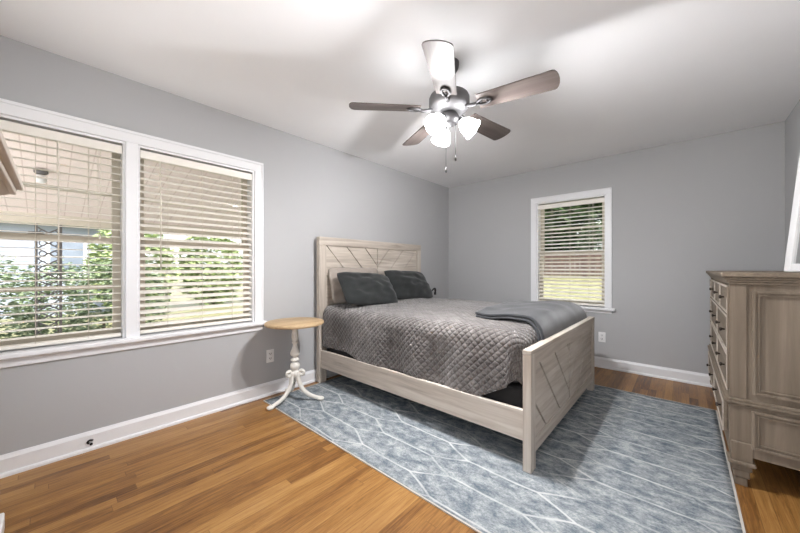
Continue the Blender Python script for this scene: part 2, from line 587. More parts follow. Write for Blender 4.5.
# windows: double hung, two wide panes over two (local: width along X, depth along +Y to outdoors, base at z=0)
def window(name, w_, h_, loc, rz):
    e = bpy.data.objects.new(name, None)
    COL.objects.link(e); e.location = loc; e.rotation_euler = (0, 0, rz)
    struct(e)
    j = MB()
    j.box(0, 0.0, 0, 0.014, 0.15, h_).box(w_ - 0.014, 0.0, 0, w_, 0.15, h_).box(0.014, 0.0, h_ - 0.014, w_ - 0.014, 0.15, h_).box(0.014, 0.06, 0, w_ - 0.014, 0.15, 0.02)
    j.build('window_jamb', 'trim', e)
    def sash(z0, z1, y, nm):
        s = MB(); st = 0.042
        xa, xb = 0.014, w_ - 0.014
        s.box(xa, y, z0, xa + st, y + 0.032, z1).box(xb - st, y, z0, xb, y + 0.032, z1)
        s.box(xa + st, y, z0, xb - st, y + 0.032, z0 + st).box(xa + st, y, z1 - st, xb - st, y + 0.032, z1)
        zm = (z0 + z1) / 2
        s.box(xa + st, y + 0.004, zm - 0.013, xb - st, y + 0.028, zm + 0.013)
        so = s.build(nm, 'sash', e, bevel=0.003)
        MB().box(xa + st, y + 0.014, z0 + st, xb - st, y + 0.018, z1 - st).build('window_pane', 'glass', so)
        return so
    mid = h_ * 0.5
    sash(0.02, mid + 0.02, 0.075, 'lower_sash')
    sash(mid - 0.02, h_ - 0.014, 0.110, 'upper_sash')
    lk = MB(); lk.box(w_ / 2 - 0.03, 0.062, mid + 0.02, w_ / 2 + 0.03, 0.085, mid + 0.032)
    lk.build('sash_lock', 'darknickel', e, bevel=0.003)
    return e
window('window_1', LA1 - LA0, LZ1 - LZ0, (0, LA0, LZ0), R(90))
window('window_2', LB1 - LB0, LZ1 - LZ0, (0, LB0, LZ0), R(90))
window('window_3', BX1 - BX0, BZ1 - BZ0, (BX0, Y1, BZ0), 0)
window('fill_window', 0.9, 1.3, (1.25, Y0, 0.7), R(180))  # out of view, added as an extra daylight opening

# ------------------------------------------------------------------ outdoors
struct(MB().box(-2.75, -6, -0.32, -T, 6.5, -0.14).build('porch_floor', 'concrete'))
def ground_fn(s, t):
    x = -46 + 72 * s; y = -34 + 80 * t
    z = -0.32
    if y > 5.2:
        z += min(1.45, (y - 5.2) * 0.20)
    return (x, y, z - 0.02)
struct(grid_mesh('ground', ground_fn, 60, 80, 'lawn'))
struct(MB().box(-2.0, -9.0, -0.33, 9.0, Y0 - T, -0.12).build('bounce_patio', 'trim'))  # unseen white slab added to bounce sunlight into the room through the doorway
# porch roof slopes down to a beam
pc = MB()
A = [Vector((-T - 0.005, -6, 2.32)), Vector((-2.75, -6, 1.74)), Vector((-2.75, -6, 1.80)), Vector((-T - 0.005, -6, 2.40))]
pc.poly(A, (0, 13.2, 0))
struct(pc.build('porch_ceiling', 'soffit'))
struct(MB().box(-2.75, -6, 1.66, -2.62, 7.2, 1.80).build('porch_beam', 'sash'))

def iron_post(x, y, label):
    e = thing('iron_post', label, 'post', (x, y, -0.14), 0, 'iron porch posts')
    h_ = 1.80
    for sx in (-0.095, 0.095):
        MB().box(-0.012, sx - 0.012, 0, 0.012, sx + 0.012, h_).build('upright', 'iron', e)
    sc = MB()
    n = 14
    for i in range(n):
        z0 = 0.08 + i * (h_ - 0.12) / n
        hh = (h_ - 0.12) / n
        for sg in (-1, 1):
            pts = []
            for k in range(15):
                t = k / 14
                yy = sg * 0.08 * math.cos(PI * t) * (1 - 0.25 * math.sin(PI * t))
                pts.append((0, yy, z0 + hh * t))
            sc.tube(pts, 0.007, 5)
            loop = [(0, sg * (0.045) + 0.028 * math.cos(2 * PI * k / 10), z0 + hh * 0.5 + 0.03 * math.sin(2 * PI * k / 10)) for k in range(10)]
            sc.tube(loop, 0.006, 5, closed=True)
    sc.build('scrollwork', 'iron', e)
    MB().box(-0.05, -0.13, 0, 0.05, 0.13, 0.015).build('base_plate', 'iron', e)
iron_post(-2.66, 0.02, 'ornate iron scroll post outside the left window, in front of the hedge')
e = thing('porch_light', 'small jar light hanging under the porch ceiling outside left window', 'light', (-1.45, -0.03, 2.01))
MB().lathe([(0.045, 0.02), (0.045, -0.010), (0.034, -0.02), (0.02, -0.025)]).build('mount', 'nickel', e)
MB().lathe([(0.02, -0.026), (0.034, -0.034), (0.038, -0.065), (0.032, -0.090), (0.012, -0.10)]).build('jar', 'plastic', e)

def leaf_cloud(n, c, rad, size, rng, shell=0.55):
    bm = bmesh.new()
    for _ in range(n):
        while True:
            p = Vector((rng.uniform(-1, 1), rng.uniform(-1, 1), rng.uniform(-1, 1)))
            if 0.05 < p.length <= 1:
                break
        p = p.normalized() * (shell + (1 - shell) * rng.random() ** 0.6)
        p *= 1 + 0.18 * noise.noise(p * 2.3 + Vector(c))
        p = Vector((p.x * rad[0], p.y * rad[1], p.z * rad[2])) + Vector(c)
        s = size * rng.uniform(0.6, 1.3)
        m = Matrix.Rotation(rng.uniform(0, 6.28), 3, 'Z') @ Matrix.Rotation(rng.uniform(-1.2, 1.2), 3, 'X')
        q = [Vector((-0.5, 0, 0)), Vector((0, -0.26, 0.06)), Vector((0.55, 0, 0)), Vector((0, 0.26, 0.06))]
        bm.faces.new([bm.verts.new(p + m @ (v * s)) for v in q])
    return bm
def shrub(name, label, cat, loc, rad, n, size, mat, seed, group, trunk=0.3, tr=0.05, gz=None):
    rng = random.Random(seed)
    e = thing(name, label, cat, loc, 0, group)
    k = MB(); k.bm.free(); k.bm = leaf_cloud(n, (0, 0, trunk + rad[2] * 0.9), rad, size, rng)
    k.build('foliage', mat, e)
    t = MB()
    t.tube([(0, 0, -0.05), (0.02, 0.01, trunk * 0.6), (0, 0, trunk + rad[2] * 0.7)], [tr, tr * 0.8, tr * 0.4], 8)
    t.build('trunk', 'bark', e)
    return e
gp = -0.34
def gz(y):
    return -0.34 + (min(1.45, (y - 5.2) * 0.20) if y > 5.2 else 0)
hp = [(-4.15, -0.45, 'leafy hedge bush outside left window, left of the iron post'),
      (-4.15, 0.62, 'leafy hedge bush outside left window, right of the iron post'),
      (-5.25, 0.12, 'leafy hedge bush outside left window, right behind the iron post'),
      (-5.25, 1.25, 'leafy hedge bush outside the gap between the two left windows'),
      (-5.25, -1.0, 'leafy hedge bush outside left window, farthest left behind the front bush')]
for i, (x, y, lb) in enumerate(hp):
    shrub('hedge_bush', lb, 'bush', (x, y, gp), (0.48, 0.50, 0.80), 2600, 0.075, 'leaf', 20 + i, 'hedge bushes outside the left window', 0.12, 0.04)
tp = [(-10.2, 1.9, 'pale leafy tree across the lawn, leftmost through the right blind'),
      (-10.8, 4.3, 'pale leafy tree across the lawn, middle one through the right blind'),
      (-9.6, 6.6, 'pale leafy tree across the lawn, rightmost through the right blind')]
for i, (x, y, lb) in enumerate(tp):
    shrub('leafy_tree', lb, 'tree', (x, y, gz(y)), (1.0, 1.12, 1.5), 4200, 0.20, 'leafpale', 40 + i, 'trees across the side lawn', 0.15, 0.09)
bp = [(-4.6, 15.0, 1.5, 'leafdark', 'dark tree beyond the back fence, off the left side of the back window'),
      (-1.0, 14.3, 1.8, 'leafdark', 'dark tree right behind the back fence, in the middle of the back window'),
      (2.6, 14.9, 1.5, 'leafdark', 'dark tree beyond the back fence, off the right side of the back window'),
      (-3.2, 19.2, 2.0, 'leaf', 'lighter green tree far behind the fence, left in the back window'),
      (1.7, 19.0, 2.1, 'leaf', 'lighter green tree far behind the fence, right in the back window')]
for i, (x, y, rr, mt, lb) in enumerate(bp):
    shrub('backyard_tree', lb, 'tree', (x, y, gz(y)), (rr, rr * 0.85, rr * 1.7), 7000, 0.32, mt, 60 + i, 'trees beyond the back fence', 0.4, 0.14)
for i, (x, y, lb) in enumerate([(0.75, 12.9, 'low bush just behind the board fence, right in the back window'),
                                (-2.6, 12.9, 'low bush just behind the board fence, left in the back window')]):
    shrub('backyard_bush', lb, 'bush', (x, y, gz(y)), (0.85, 0.5, 0.85), 2600, 0.16, 'leaf', 80 + i, 'bushes behind the back fence', 0.1, 0.05)
# board fence at the back
fy = 11.2
e = thing('board_fence', 'brown board fence across the lawn, seen through the back window', 'fence', (0, fy, gz(fy)))
for i in range(8):
    px = -9 + i * 1.9
    MB().box(px - 0.05, 0.03, -0.05, px + 0.05, 0.12, 0.84).build('post', 'brownwood', e)
b = MB()
for i in range(96):
    px = -9 + i * 0.14
    b.box(px, 0, 0.05, px + 0.128, 0.022, 0.79 + 0.01 * math.sin(i * 2.1))
b.box(-9, 0.022, 0.2, 4.4, 0.04, 0.28).box(-9, 0.022, 0.60, 4.4, 0.04, 0.68)
b.build('board_panel', 'brownwood', e)
# neighbour's house on the left
e = thing('neighbour_house', 'pale blue grey house beyond the hedge, seen through left window', 'house', (-12.0, -2.2, gp))
b = MB()
b.box(-3, -5, 0, 0, 4.2, 3.0)
for i in range(20):
    b.box(0, -5, 0.1 + i * 0.145, 0.015, 4.2, 0.1 + i * 0.145 + 0.12)
b.build('wall', 'siding', e)
MB().poly([Vector((0.5, -5.4, 2.95)), Vector((-1.5, -5.4, 4.3)), Vector((-3.5, -5.4, 2.95)), Vector((-3.5, -5.4, 2.85)), Vector((0.5, -5.4, 2.85))], (0, 10, 0)).build('roof', 'roofm', e)
for wy in (-2.6, 0.3, 2.2):
    f = MB().box(0.016, wy, 1.2, 0.07, wy + 0.9, 2.5).build('window', 'trim', e)
    MB().box(0.071, wy + 0.08, 1.28, 0.08, wy + 0.82, 1.83).box(0.071, wy + 0.08, 1.88, 0.08, wy + 0.82, 2.42).build('pane', 'housepane', f)

# ------------------------------------------------------------------ blinds
def blind(label, w_, h_, loc, rz, tilt, n, wand):
    e = thing('venetian_blind', label, 'blind', loc, rz, 'white slatted window blinds')
    # local: x along width, y to outdoors, z up from the bottom of the opening
    g = 0.0005
    MB().box(g, 0.012, h_ - 0.060, w_ - g, 0.062, h_ - 0.016).build('headrail', 'slat', e, bevel=0.004)
    MB().box(g, 0.006, h_ - 0.068, w_ - g, 0.011, h_ - 0.014).build('valance', 'slat', e, bevel=0.002)
    s = MB()
    zb, zt = 0.045, h_ - 0.085
    for i in range(n):
        z = zb + (zt - zb) * (i + 0.5) / n
        jig = random.uniform(-1.2, 1.2)
        mt = Matrix.Translation((0, 0.036, z)) @ Matrix.Rotation(R(tilt + jig), 4, 'X')
        pts = []
        for k in range(5):
            yy = -0.0245 + 0.049 * k / 4
            pts.append((yy, 0.0022 * (1 - (yy / 0.0245) ** 2)))
        poly = [mt @ Vector((g, yy, zz)) for yy, zz in pts] + [mt @ Vector((g, yy, zz - 0.0026)) for yy, zz in pts[::-1]]
        d = Vector((w_ - 2 * g, 0, 0))
        s.poly(poly, d)
    s.build('slats', 'slat', e)
    MB().box(g, 0.012, 0.012, w_ - g, 0.060, 0.034).build('bottom_rail', 'slat', e, bevel=0.004)
    for cx in (0.16, w_ / 2, w_ - 0.16):
        c = MB()
        for yy in (0.0095, 0.0645):
            c.tube([(cx, yy, 0.03), (cx, yy, h_ - 0.07)], 0.0011, 5)
        c.build('ladder_cord', 'cord', e)
    if wand is not None:
        wd = MB()
        wd.tube([(wand, -0.004, h_ - 0.07), (wand + 0.004, -0.012, h_ - 0.40), (wand + 0.004, -0.012, h_ - 0.85)], 0.004, 6)
        wd.build('tilt_wand', 'cord', e)
        pc_ = MB()
        for q in (0, 0.012):
            pc_.tube([(w_ - 0.12 + q, -0.004, h_ - 0.07), (w_ - 0.118 + q, -0.008, h_ - 0.62 - q)], 0.0013, 5)
        pc_.lathe([(0.003, 0), (0.007, -0.03), (0.004, -0.034)], (w_ - 0.112, -0.008, h_ - 0.62), 8)
        pc_.build('pull_cord', 'cord', e)
    return e
blind('cream slatted blind with level open slats, on the left wall, left opening', LA1 - LA0 - 0.032, LZ1 - LZ0 - 0.02, (0, LA0 + 0.016, LZ0 + 0.006), R(90), 4, 25, 0.47)
blind('cream slatted blind with tilted slats, on the left wall nearest the side table', LB1 - LB0 - 0.032, LZ1 - LZ0 - 0.02, (0, LB0 + 0.016, LZ0 + 0.006), R(90), 26, 25, 0.11)
blind('cream slatted blind in the single window of the back wall', BX1 - BX0 - 0.03, BZ1 - BZ0 - 0.02, (BX0 + 0.015, Y1, BZ0 + 0.004), 0, 20, 25, 0.08)

# ------------------------------------------------------------------ rug
RX0, RY0, RX1, RY1 = 0.11, 1.262, 3.004, 3.60
rt = thing('area_rug', 'blue grey area rug with pale honeycomb lines under the bed', 'rug', (RX0, RY0, 0))
rw, rl = RX1 - RX0, RY1 - RY0
def rugfn(s, t):
    x = s * rw; y = t * rl
    y += 0.006 * math.sin(x * 3.1) * (1 - t)
    return (x, y, 0.0066 + 0.0006 * noise.noise(Vector((x * 2, y * 2, 0))))
grid_mesh('pile', rugfn, 70, 60, 'rug', rt, lambda s, t: (s * rw, t * rl), thick=-0.0055)
b = MB()
b.box(-0.008, -0.008, 0.001, rw + 0.008, 0, 0.0072).box(-0.008, rl, 0.001, rw + 0.008, rl + 0.008, 0.0072)
b.box(-0.008, 0, 0.001, 0, rl, 0.0072).box(rw, 0, 0.001, rw + 0.010, rl, 0.0072)
b.build('binding', 'rugedge', rt)

# ------------------------------------------------------------------ bed
FZ = 0.0078        # feet stand on the rug
BW = 1.64
bed = thing('bed', 'whitewashed wooden queen bed with chevron headboard and footboard on the rug', 'bed', (0.052, 1.82, FZ))
# local: x from wall to foot, y across, z up from the rug
def clip_poly(pts, rect):
    x0, y0, x1, y1 = rect
    def cl(ps, inside, inter):
        out = []
        for i in range(len(ps)):
            a, b2 = ps[i], ps[(i + 1) % len(ps)]
            ia, ib = inside(a), inside(b2)
            if ia:
                out.append(a)
            if ia != ib:
                out.append(inter(a, b2))
        return out
    def ix(v):
        return lambda a, b2: (v, a[1] + (b2[1] - a[1]) * (v - a[0]) / (b2[0] - a[0]))
    def iy(v):
        return lambda a, b2: (a[0] + (b2[0] - a[0]) * (v - a[1]) / (b2[1] - a[1]), v)
    for ins, it in ((lambda p: p[0] >= x0, ix(x0)), (lambda p: p[0] <= x1, ix(x1)), (lambda p: p[1] >= y0, iy(y0)), (lambda p: p[1] <= y1, iy(y1))):
        if not pts:
            return []
        pts = cl(pts, ins, it)
    return pts
def chevron(parent, y0, y1, z0, z1, xa, th, step, slope, gap, mat, back, offs=0.0):
    """diagonal planks meeting in V's at the middle; the face looks to +x (th>0)"""
    k = MB()
    mid = (y0 + y1) / 2
    k.box(min(xa, xa + back), y0, z0, max(xa, xa + back), y1, z1)
    n = int((y1 - y0 + (z1 - z0) * 2) / step) + 4
    for side in (-1, 1):
        rect = (y0, z0, mid - gap / 2, z1) if side < 0 else (mid + gap / 2, z0, y1, z1)
        for i in range(-n, n):
            c = mid + side * (i * step + offs)
            # at height z1 the plank lies at c ; descends towards the middle
            dz = (z1 - z0)
            def pt(off, z):
                return (c + side * off - side * (z1 - z) * slope, z)
            ps = [pt(gap / 2, z1 + 0.3), pt(step - gap / 2, z1 + 0.3), pt(step - gap / 2, z0 - 0.3), pt(gap / 2, z0 - 0.3)]
            ps = clip_poly(ps, rect)
            if len(ps) < 3:
                continue
            area = abs(sum(ps[q][0] * ps[(q + 1) % len(ps)][1] - ps[(q + 1) % len(ps)][0] * ps[q][1] for q in range(len(ps)))) / 2
            if area < 1e-4:
                continue
            k.poly([Vector((xa + back, p[0], p[1])) for p in ps], (th, 0, 0))
    return k.build('chevron_panel', mat, parent, bevel=0.0015, seg=1)
HH = 1.462
HX0, HX1 = 0.0, 0.052
hb = MB().box(HX0, 0, HH - 0.085, HX1, BW, HH).build('headboard_top_rail', 'paleoy', bed, bevel=0.004)
for i, y in enumerate((0, BW - 0.085)):
    MB().box(HX0, y, 0, HX1, y + 0.085, HH - 0.085).build('headboard_post', 'paleoz', bed, bevel=0.004)
MB().box(HX0 + 0.008, 0.085, 1.075, HX1 - 0.006, BW - 0.085, 1.135).build('headboard_middle_rail', 'paleoy', bed, bevel=0.003)
MB().box(HX0 + 0.012, 0.085, 0.30, HX1 - 0.02, BW - 0.085, 1.075).build('headboard_lower_panel', 'paleoy', bed, bevel=0.003)
chevron(bed, 0.085, BW - 0.085, 1.135, HH - 0.085, 0.012, 0.016, 0.262, 0.95, 0.010, 'paleoy', 0.010, 0.20)
FX1 = 2.131
FX0 = FX1 - 0.048
FH = 0.685
for y in (-0.025, BW - 0.070):
    MB().box(FX0, y, 0, FX1, y + 0.075, FH - 0.026).build('footboard_post', 'paleoz', bed, bevel=0.004)
MB().box(FX0 - 0.001, -0.026, FH - 0.026, FX1 + 0.001, BW + 0.006, FH).build('footboard_cap', 'paleoy', bed, bevel=0.004)
MB().box(FX0 + 0.006, 0.050, FH - 0.10, FX1 - 0.006, BW - 0.070, FH - 0.026).build('footboard_top_rail', 'paleoy', bed, bevel=0.003)
MB().box(FX0 + 0.006, 0.050, 0.085, FX1 - 0.006, BW - 0.070, 0.165).build('footboard_bottom_rail', 'paleoy', bed, bevel=0.003)
chevron(bed, 0.050, BW - 0.070, 0.165, FH - 0.10, FX0 + 0.008, 0.022, 0.30, 1.0, 0.021, 'paleoy', 0.006, 0.06)
for y0_, y1_ in ((0.012, 0.040), (BW - 0.040, BW - 0.012)):
    MB().box(HX1, y0_, 0.15, FX0, y1_, 0.325).build('side_rail', 'paleox', bed, bevel=0.003)
sl = MB()
for i in range(9):
    sl.box(0.16 + i * 0.22, 0.040, 0.20, 0.24 + i * 0.22, BW - 0.040, 0.222)
sl.build('slats', 'paleoy', bed)

bs = thing('mattress', 'dark mattress on box spring, lying in the bed frame', 'mattress', (0.052, 1.82, FZ))
MB().box(0.08, 0.062, 0.223, 2.045, BW - 0.062, 0.43).build('box_spring', 'mattress', bs, bevel=0.02, seg=3)
MB().box(0.085, 0.072, 0.432, 2.035, BW - 0.072, 0.735).build('pad', 'sheet', bs, bevel=0.06, seg=5)

# quilt: sheet coordinates a (length), b (across) draped over the mattress
QZ = 0.762
QB0, QB1 = 1.82 + 0.125, 1.82 + BW - 0.125        # where the top starts to turn down
QA1 = 0.052 + 1.965
RAD = 0.092
def arc(e, r):
    if e <= 0:
        return 0.0, 0.0
    if e < r * PI / 2:
        return r * math.sin(e / r), r * (1 - math.cos(e / r))
    return r, r + e - r * PI / 2
def drape(a, b, off=0.0, folds=1.0, rad=RAD, flare=0.0):
    ea = max(0.0, a - QA1)
    eb = (QB0 - b) if b < QB0 else (b - QB1 if b > QB1 else 0.0)
    sb = -1 if b < QB0 else 1
    e = math.hypot(ea, eb)
    o, d = arc(e, rad + off)
    if e > 0:
        da, db = ea / e, sb * eb / e
    else:
        da, db = 0, 0
    fold = 0.0
    hang = max(0.0, d - rad)
    if folds and hang > 0:
        fold = folds * min(1, hang / 0.25) * 0.03 * (math.sin(a * 11 + 1.3 * math.sin(a * 5)) + 0.6 * noise.noise(Vector((a * 6, b * 3, 2))))
        fold = max(-0.02, min(0.012, fold))
    top = 0.014 * noise.noise(Vector((a * 2.6, b * 2.6, 0.3))) + 0.006 * noise.noise(Vector((a * 7, b * 7, 4)))
    ua = min(a, QA1) + da * (o + fold * 0.2)
    vb = max(QB0, min(QB1, b)) + db * (o + fold + hang * flare)
    z = QZ + FZ + off - d + top * max(0.15, 1 - d / 0.25)
    # tops crown slightly in the middle
    z += 0.022 * math.sin(PI * max(0, min(1, (b - QB0) / (QB1 - QB0)))) * (1 if d < 0.02 else max(0, 1 - d / 0.1))
    return Vector((ua, vb, z))
Q_OV, Q_OVF = 0.50, 0.30
def qco(s, t):
    a = 0.118 + (QA1 + Q_OVF - 0.118) * s
    ovn = Q_OV - 0.07 * max(0, 1 - (a - 0.118) / 0.6) - 0.30 * max(0.0, (a - 1.84) / (QA1 + Q_OVF - 1.84)) ** 1.1 + 0.016 * math.sin(a * 9) 
    ovf = Q_OV
    b0, b1 = QB0 - ovn, QB1 + ovf
    return a, b0 + (b1 - b0) * t
def qfn(s, t):
    a, b = qco(s, t)
    return drape(a, b)
quilt = grid_mesh('quilt', qfn, 110, 130, 'quilt', None, lambda s, t: qco(s, t), thick=-0.014)
tag(quilt, 'grey diamond stitched quilt draped over the bed', 'quilt')

# throw across the foot of the bed, folded in two layers
def throw_layer(a0n, a0f, b0n, b0f, off, ovf, far, s, t, wob):
    b_lo = b0n + (b0f - b0n) * s
    b = b_lo + (far - b_lo) * t
    a0 = a0n + (a0f - a0n) * t
    a = a0 + (QA1 + ovf - a0) * s
    p = drape(a, b, off, 0.0)
    p.z += wob * noise.noise(Vector((a * 5, b * 4, 9))) + 0.035 * math.exp(-((a - 1.93) / 0.16) ** 2) * (0.4 + 0.6 * t)
    return p
tb = thing('throw_blanket', 'slate grey throw folded over the foot of the bed', 'blanket', (0, 0, 0))
grid_mesh('upper_fold', lambda s, t: throw_layer(1.60, 1.44, 2.235, 2.12, 0.036, 0.24, QB1 + 0.10, s, t, 0.014), 46, 60, 'throw', tb, thick=-0.016)
grid_mesh('lower_fold', lambda s, t: throw_layer(1.61, 1.46, 2.225, 2.10, 0.016, 0.25, QB1 + 0.10, s, t, 0.010), 46, 60, 'throw', tb, thick=-0.013)

# pillows
def pillow(name, label, w_, h_, th, base, lean, yaw, roll, mat, seed, flange=0.0, group=None):
    rng = random.Random(seed)
    off = Vector((seed * 3.1, 0, 0))
    def half(sgn):
        def fn(s, t):
            x = 2 * s - 1; y = 2 * t - 1
            # pinched sides, pointed corners
            px = x * (1 - 0.06 * abs(y) ** 6 - 0.03 * (1 - y * y)) ; py = y * (1 - 0.12 * abs(x) ** 6 - 0.05 * (1 - x * x))
            q = max(0, (1 - abs(x) ** 2.6)) ** 0.6 * max(0, (1 - abs(y) ** 2.6)) ** 0.6
            z = sgn * th / 2 * q * (1 + 0.22 * noise.noise(Vector((x * 1.6, y * 1.6, sgn)) + off))
            z += 0.026 * noise.noise(Vector((x * 3.4, y * 3.4, 0)) + off) * q
            z += 0.018 * math.sin((x * 2.2 + y * 5 + seed)) * q * (1 - y) * 0.5
            return Vector((z, px * w_ / 2, (py + 1) * h_ / 2))
        return fn
    bm = bmesh.new()
    n = 30
    for sgn in (-1, 1):
        vs = [[bm.verts.new(half(sgn)(i / n, j / n)) for j in range(n + 1)] for i in range(n + 1)]
        for i in range(n):
            for j in range(n):
                f = bm.faces.new((vs[i][j], vs[i + 1][j], vs[i + 1][j + 1], vs[i][j + 1])); f.smooth = True
    bmesh.ops.remove_doubles(bm, verts=bm.verts[:], dist=0.0004)
    bmesh.ops.recalc_face_normals(bm, faces=bm.faces[:])
    me = bpy.data.meshes.new(name); bm.to_mesh(me); bm.free()
    me.materials.append(M[mat])
    o = bpy.data.objects.new(name, me); COL.objects.link(o)
    o.matrix_world = Matrix.Translation(base) @ Matrix.Rotation(yaw, 4, 'Z') @ Matrix.Rotation(-lean, 4, 'Y') @ Matrix.Rotation(roll, 4, 'X')
    tag(o, label, 'pillow', group)
    return o
PZ = QZ + FZ + 0.005
pillow('pillow', 'oatmeal pillow standing against the headboard behind the dark pillows', 0.72, 0.40, 0.10, (0.20, 2.27, PZ + 0.005), R(14), 0, R(0), 'beige', 3, group='bed pillows')
pillow('pillow', 'charcoal pillow on the near side of the bed, creased at its lower corner', 0.68, 0.41, 0.18, (0.51, 2.205, PZ + 0.005), R(38), R(-3), R(-5), 'charcoal', 1, group='bed pillows')
pillow('pillow', 'smoother charcoal pillow on the far side of the bed', 0.73, 0.41, 0.17, (0.43, 2.955, PZ + 0.005), R(33), 0, R(-3), 'charcoal', 2, group='bed pillows')
# dark strap loop beyond the far pillow
sp = MB()
pts = []
for k in range(13):
    t = k / 12
    pts.append((0.30 + 0.02 * math.sin(t * PI), 3.40 + 0.12 * t + 0.02 * math.sin(t * PI), PZ + 0.02 + 0.085 * math.sin(PI * t) ** 0.7))
sp.tube(pts, [0.008 + 0.008 * (k / 12) for k in range(13)], 8)
tag(sp.build('strap', 'blackmetal'), 'black strap loop on the bed beyond the far pillow', 'strap')

# ------------------------------------------------------------------ side table
tx, ty = 0.305, 1.438
tz = 0.0
st = thing('side_table', 'round side table with light wood top on distressed white tripod base', 'table', (tx, ty, tz))
MB().lathe([(0.228, 0.664), (0.242, 0.668), (0.245, 0.676), (0.244, 0.687), (0.237, 0.692), (0.0, 0.692)], seg=56).build('table_top', 'tabletop', st)
MB().lathe([(0.0, 0.640), (0.075, 0.640), (0.085, 0.648), (0.085, 0.6635), (0, 0.6635)], seg=24).build('mounting_plate', 'tablewhite', st)
prof = [(0.012, 0.20), (0.030, 0.215), (0.034, 0.245), (0.026, 0.268), (0.024, 0.275), (0.036, 0.287), (0.042, 0.303), (0.038, 0.325), (0.022, 0.340),
        (0.020, 0.347), (0.034, 0.354), (0.037, 0.362), (0.030, 0.372), (0.016, 0.380), (0.018, 0.390), (0.034, 0.400), (0.040, 0.412), (0.037, 0.432),
        (0.026, 0.455), (0.019, 0.480), (0.018, 0.500), (0.026, 0.505), (0.027, 0.512), (0.021, 0.518), (0.025, 0.530), (0.029, 0.560), (0.027, 0.590), (0.020, 0.612),
        (0.026, 0.618), (0.030, 0.6395)]
MB().lathe(prof, seg=24).build('pedestal', 'tablewhite', st)
for ang in (-88, 42, 166):
    c, s_ = math.cos(R(ang)), math.sin(R(ang))
    pts, rs = [], []
    base_z = 0.0 if ang == -88 else FZ
    ctl = [(0.018, 0.30), (0.026, 0.262), (0.030, 0.205), (0.044, 0.145), (0.078, 0.090), (0.128, 0.052), (0.180, 0.031), (0.222, 0.022), (0.26, 0.02)]
    for i in range(1, len(ctl) - 2):
        for q in range(4):
            t = q / 4
            p0, p1, p2, p3 = (Vector(v) for v in ctl[i - 1:i + 3])
            v = 0.5 * (2 * p1 + (p2 - p0) * t + (2 * p0 - 5 * p1 + 4 * p2 - p3) * t * t + (3 * p1 - p0 - 3 * p2 + p3) * t ** 3)
            f = (i - 1 + t) / (len(ctl) - 3)
            pts.append((v.x * c, v.x * s_, v.y + base_z * f)); rs.append(0.021 - 0.006 * f)
    lg = MB().tube(pts, rs, 10)
    lg.sphere((0.222 * c, 0.222 * s_, 0.0185 + base_z), 0.024, (1.25, 1.25, 0.75))
    # scroll at the top of the leg
    ctr = Vector((0.058 * c, 0.058 * s_, 0.250))
    sc = [ctr + Vector((0.020 * math.cos(q) * c, 0.020 * math.cos(q) * s_, 0.020 * math.sin(q))) for q in [2 * PI * i / 12 for i in range(12)]]
    lg.tube(sc, 0.014, 8, closed=True)
    lg.build('leg', 'tablewhite', st)

# ------------------------------------------------------------------ dresser
DX, DY0, DY1 = 3.0, 2.45, 4.03
DXB = X1 - 0.022
dr = thing('dresser', 'taupe washed wooden dresser with panelled side along the right wall', 'dresser', (DX, DY0, 0))
L_ = DY1 - DY0
D_ = DXB - DX - 0.01
# local: x from the front (0) to the wall (D_), y along 0..L_
MB().box(-0.035, -0.03, 1.104, D_, L_ + 0.03, 1.130).build('top', 'dressery', dr, bevel=0.006)
cv = MB()
for i, (o, z0, z1) in enumerate(((0.024, 1.092, 1.104), (0.016, 1.080, 1.092), (0.008, 1.066, 1.080))):
    cv.box(-o, -o * 0.9, z0, D_, L_ + o * 0.9, z1)
cv.build('crown_moulding', 'dressery', dr, bevel=0.004)
MB().box(0.012, 0.010, 0.455, D_, L_ - 0.010, 1.066).build('upper_case', 'dresserz', dr)
MB().box(-0.004, 0.000, 0.165, D_, L_ - 0.0, 0.430).build('lower_case', 'dresserz', dr)
mm = MB()
mm.box(-0.026, -0.018, 0.436, D_, L_ + 0.018, 0.448).box(-0.016, -0.012, 0.448, D_, L_ + 0.012, 0.462).box(-0.016, -0.010, 0.424, D_, L_ + 0.010, 0.436)
mm.build('waist_moulding', 'dressery', dr, bevel=0.004)
def side_panel(nm, y, sg, z0, z1, x0, x1, w_):
    k = MB()
    def fr(a, b2, c2, d2, y0_, y1_):
        ww = b2
        k.box(a, min(y0_, y1_), c2, a + ww, max(y0_, y1_), d2)
        return
    # applied frame round a recessed field, three steps
    for j, (ins, pr) in enumerate(((0.0, 0.016), (0.013, 0.008), (0.022, 0.012))):
        t_ = (0.013, 0.009, 0.006)[j]
        yy0, yy1 = (y - pr, y) if sg < 0 else (y, y + pr)
        xa, xb, za, zb2 = x0 + ins, x1 - ins, z0 + ins, z1 - ins
        k.box(xa, yy0, za, xa + t_, yy1, zb2).box(xb - t_, yy0, za, xb, yy1, zb2)
        k.box(xa + t_, yy0, za, xb - t_, yy1, za + t_).box(xa + t_, yy0, zb2 - t_, xb - t_, yy1, zb2)
    return k.build(nm, 'dresserz', dr, bevel=0.002)
side_panel('side_panel_moulding', 0.010, -1, 0.495, 1.035, 0.078, D_ - 0.05, 0.02)
side_panel('side_panel_moulding', 0.000, -1, 0.215, 0.412, 0.075, D_ - 0.06, 0.02)
# corner pilasters with grooves
for yy in (0.004, L_ - 0.059):
    k = MB()
    k.box(-0.004, yy, 0.462, 0.060, yy + 0.055, 1.066)
    for q in range(3):
        k.box(-0.010, yy + 0.008 + q * 0.016, 0.50, -0.004, yy + 0.016 + q * 0.016, 1.03)
    k.box(-0.012, yy - 0.002, 0.99, -0.004, yy + 0.057, 1.05)
    k.build('pilaster', 'dresserz', dr, bevel=0.002)
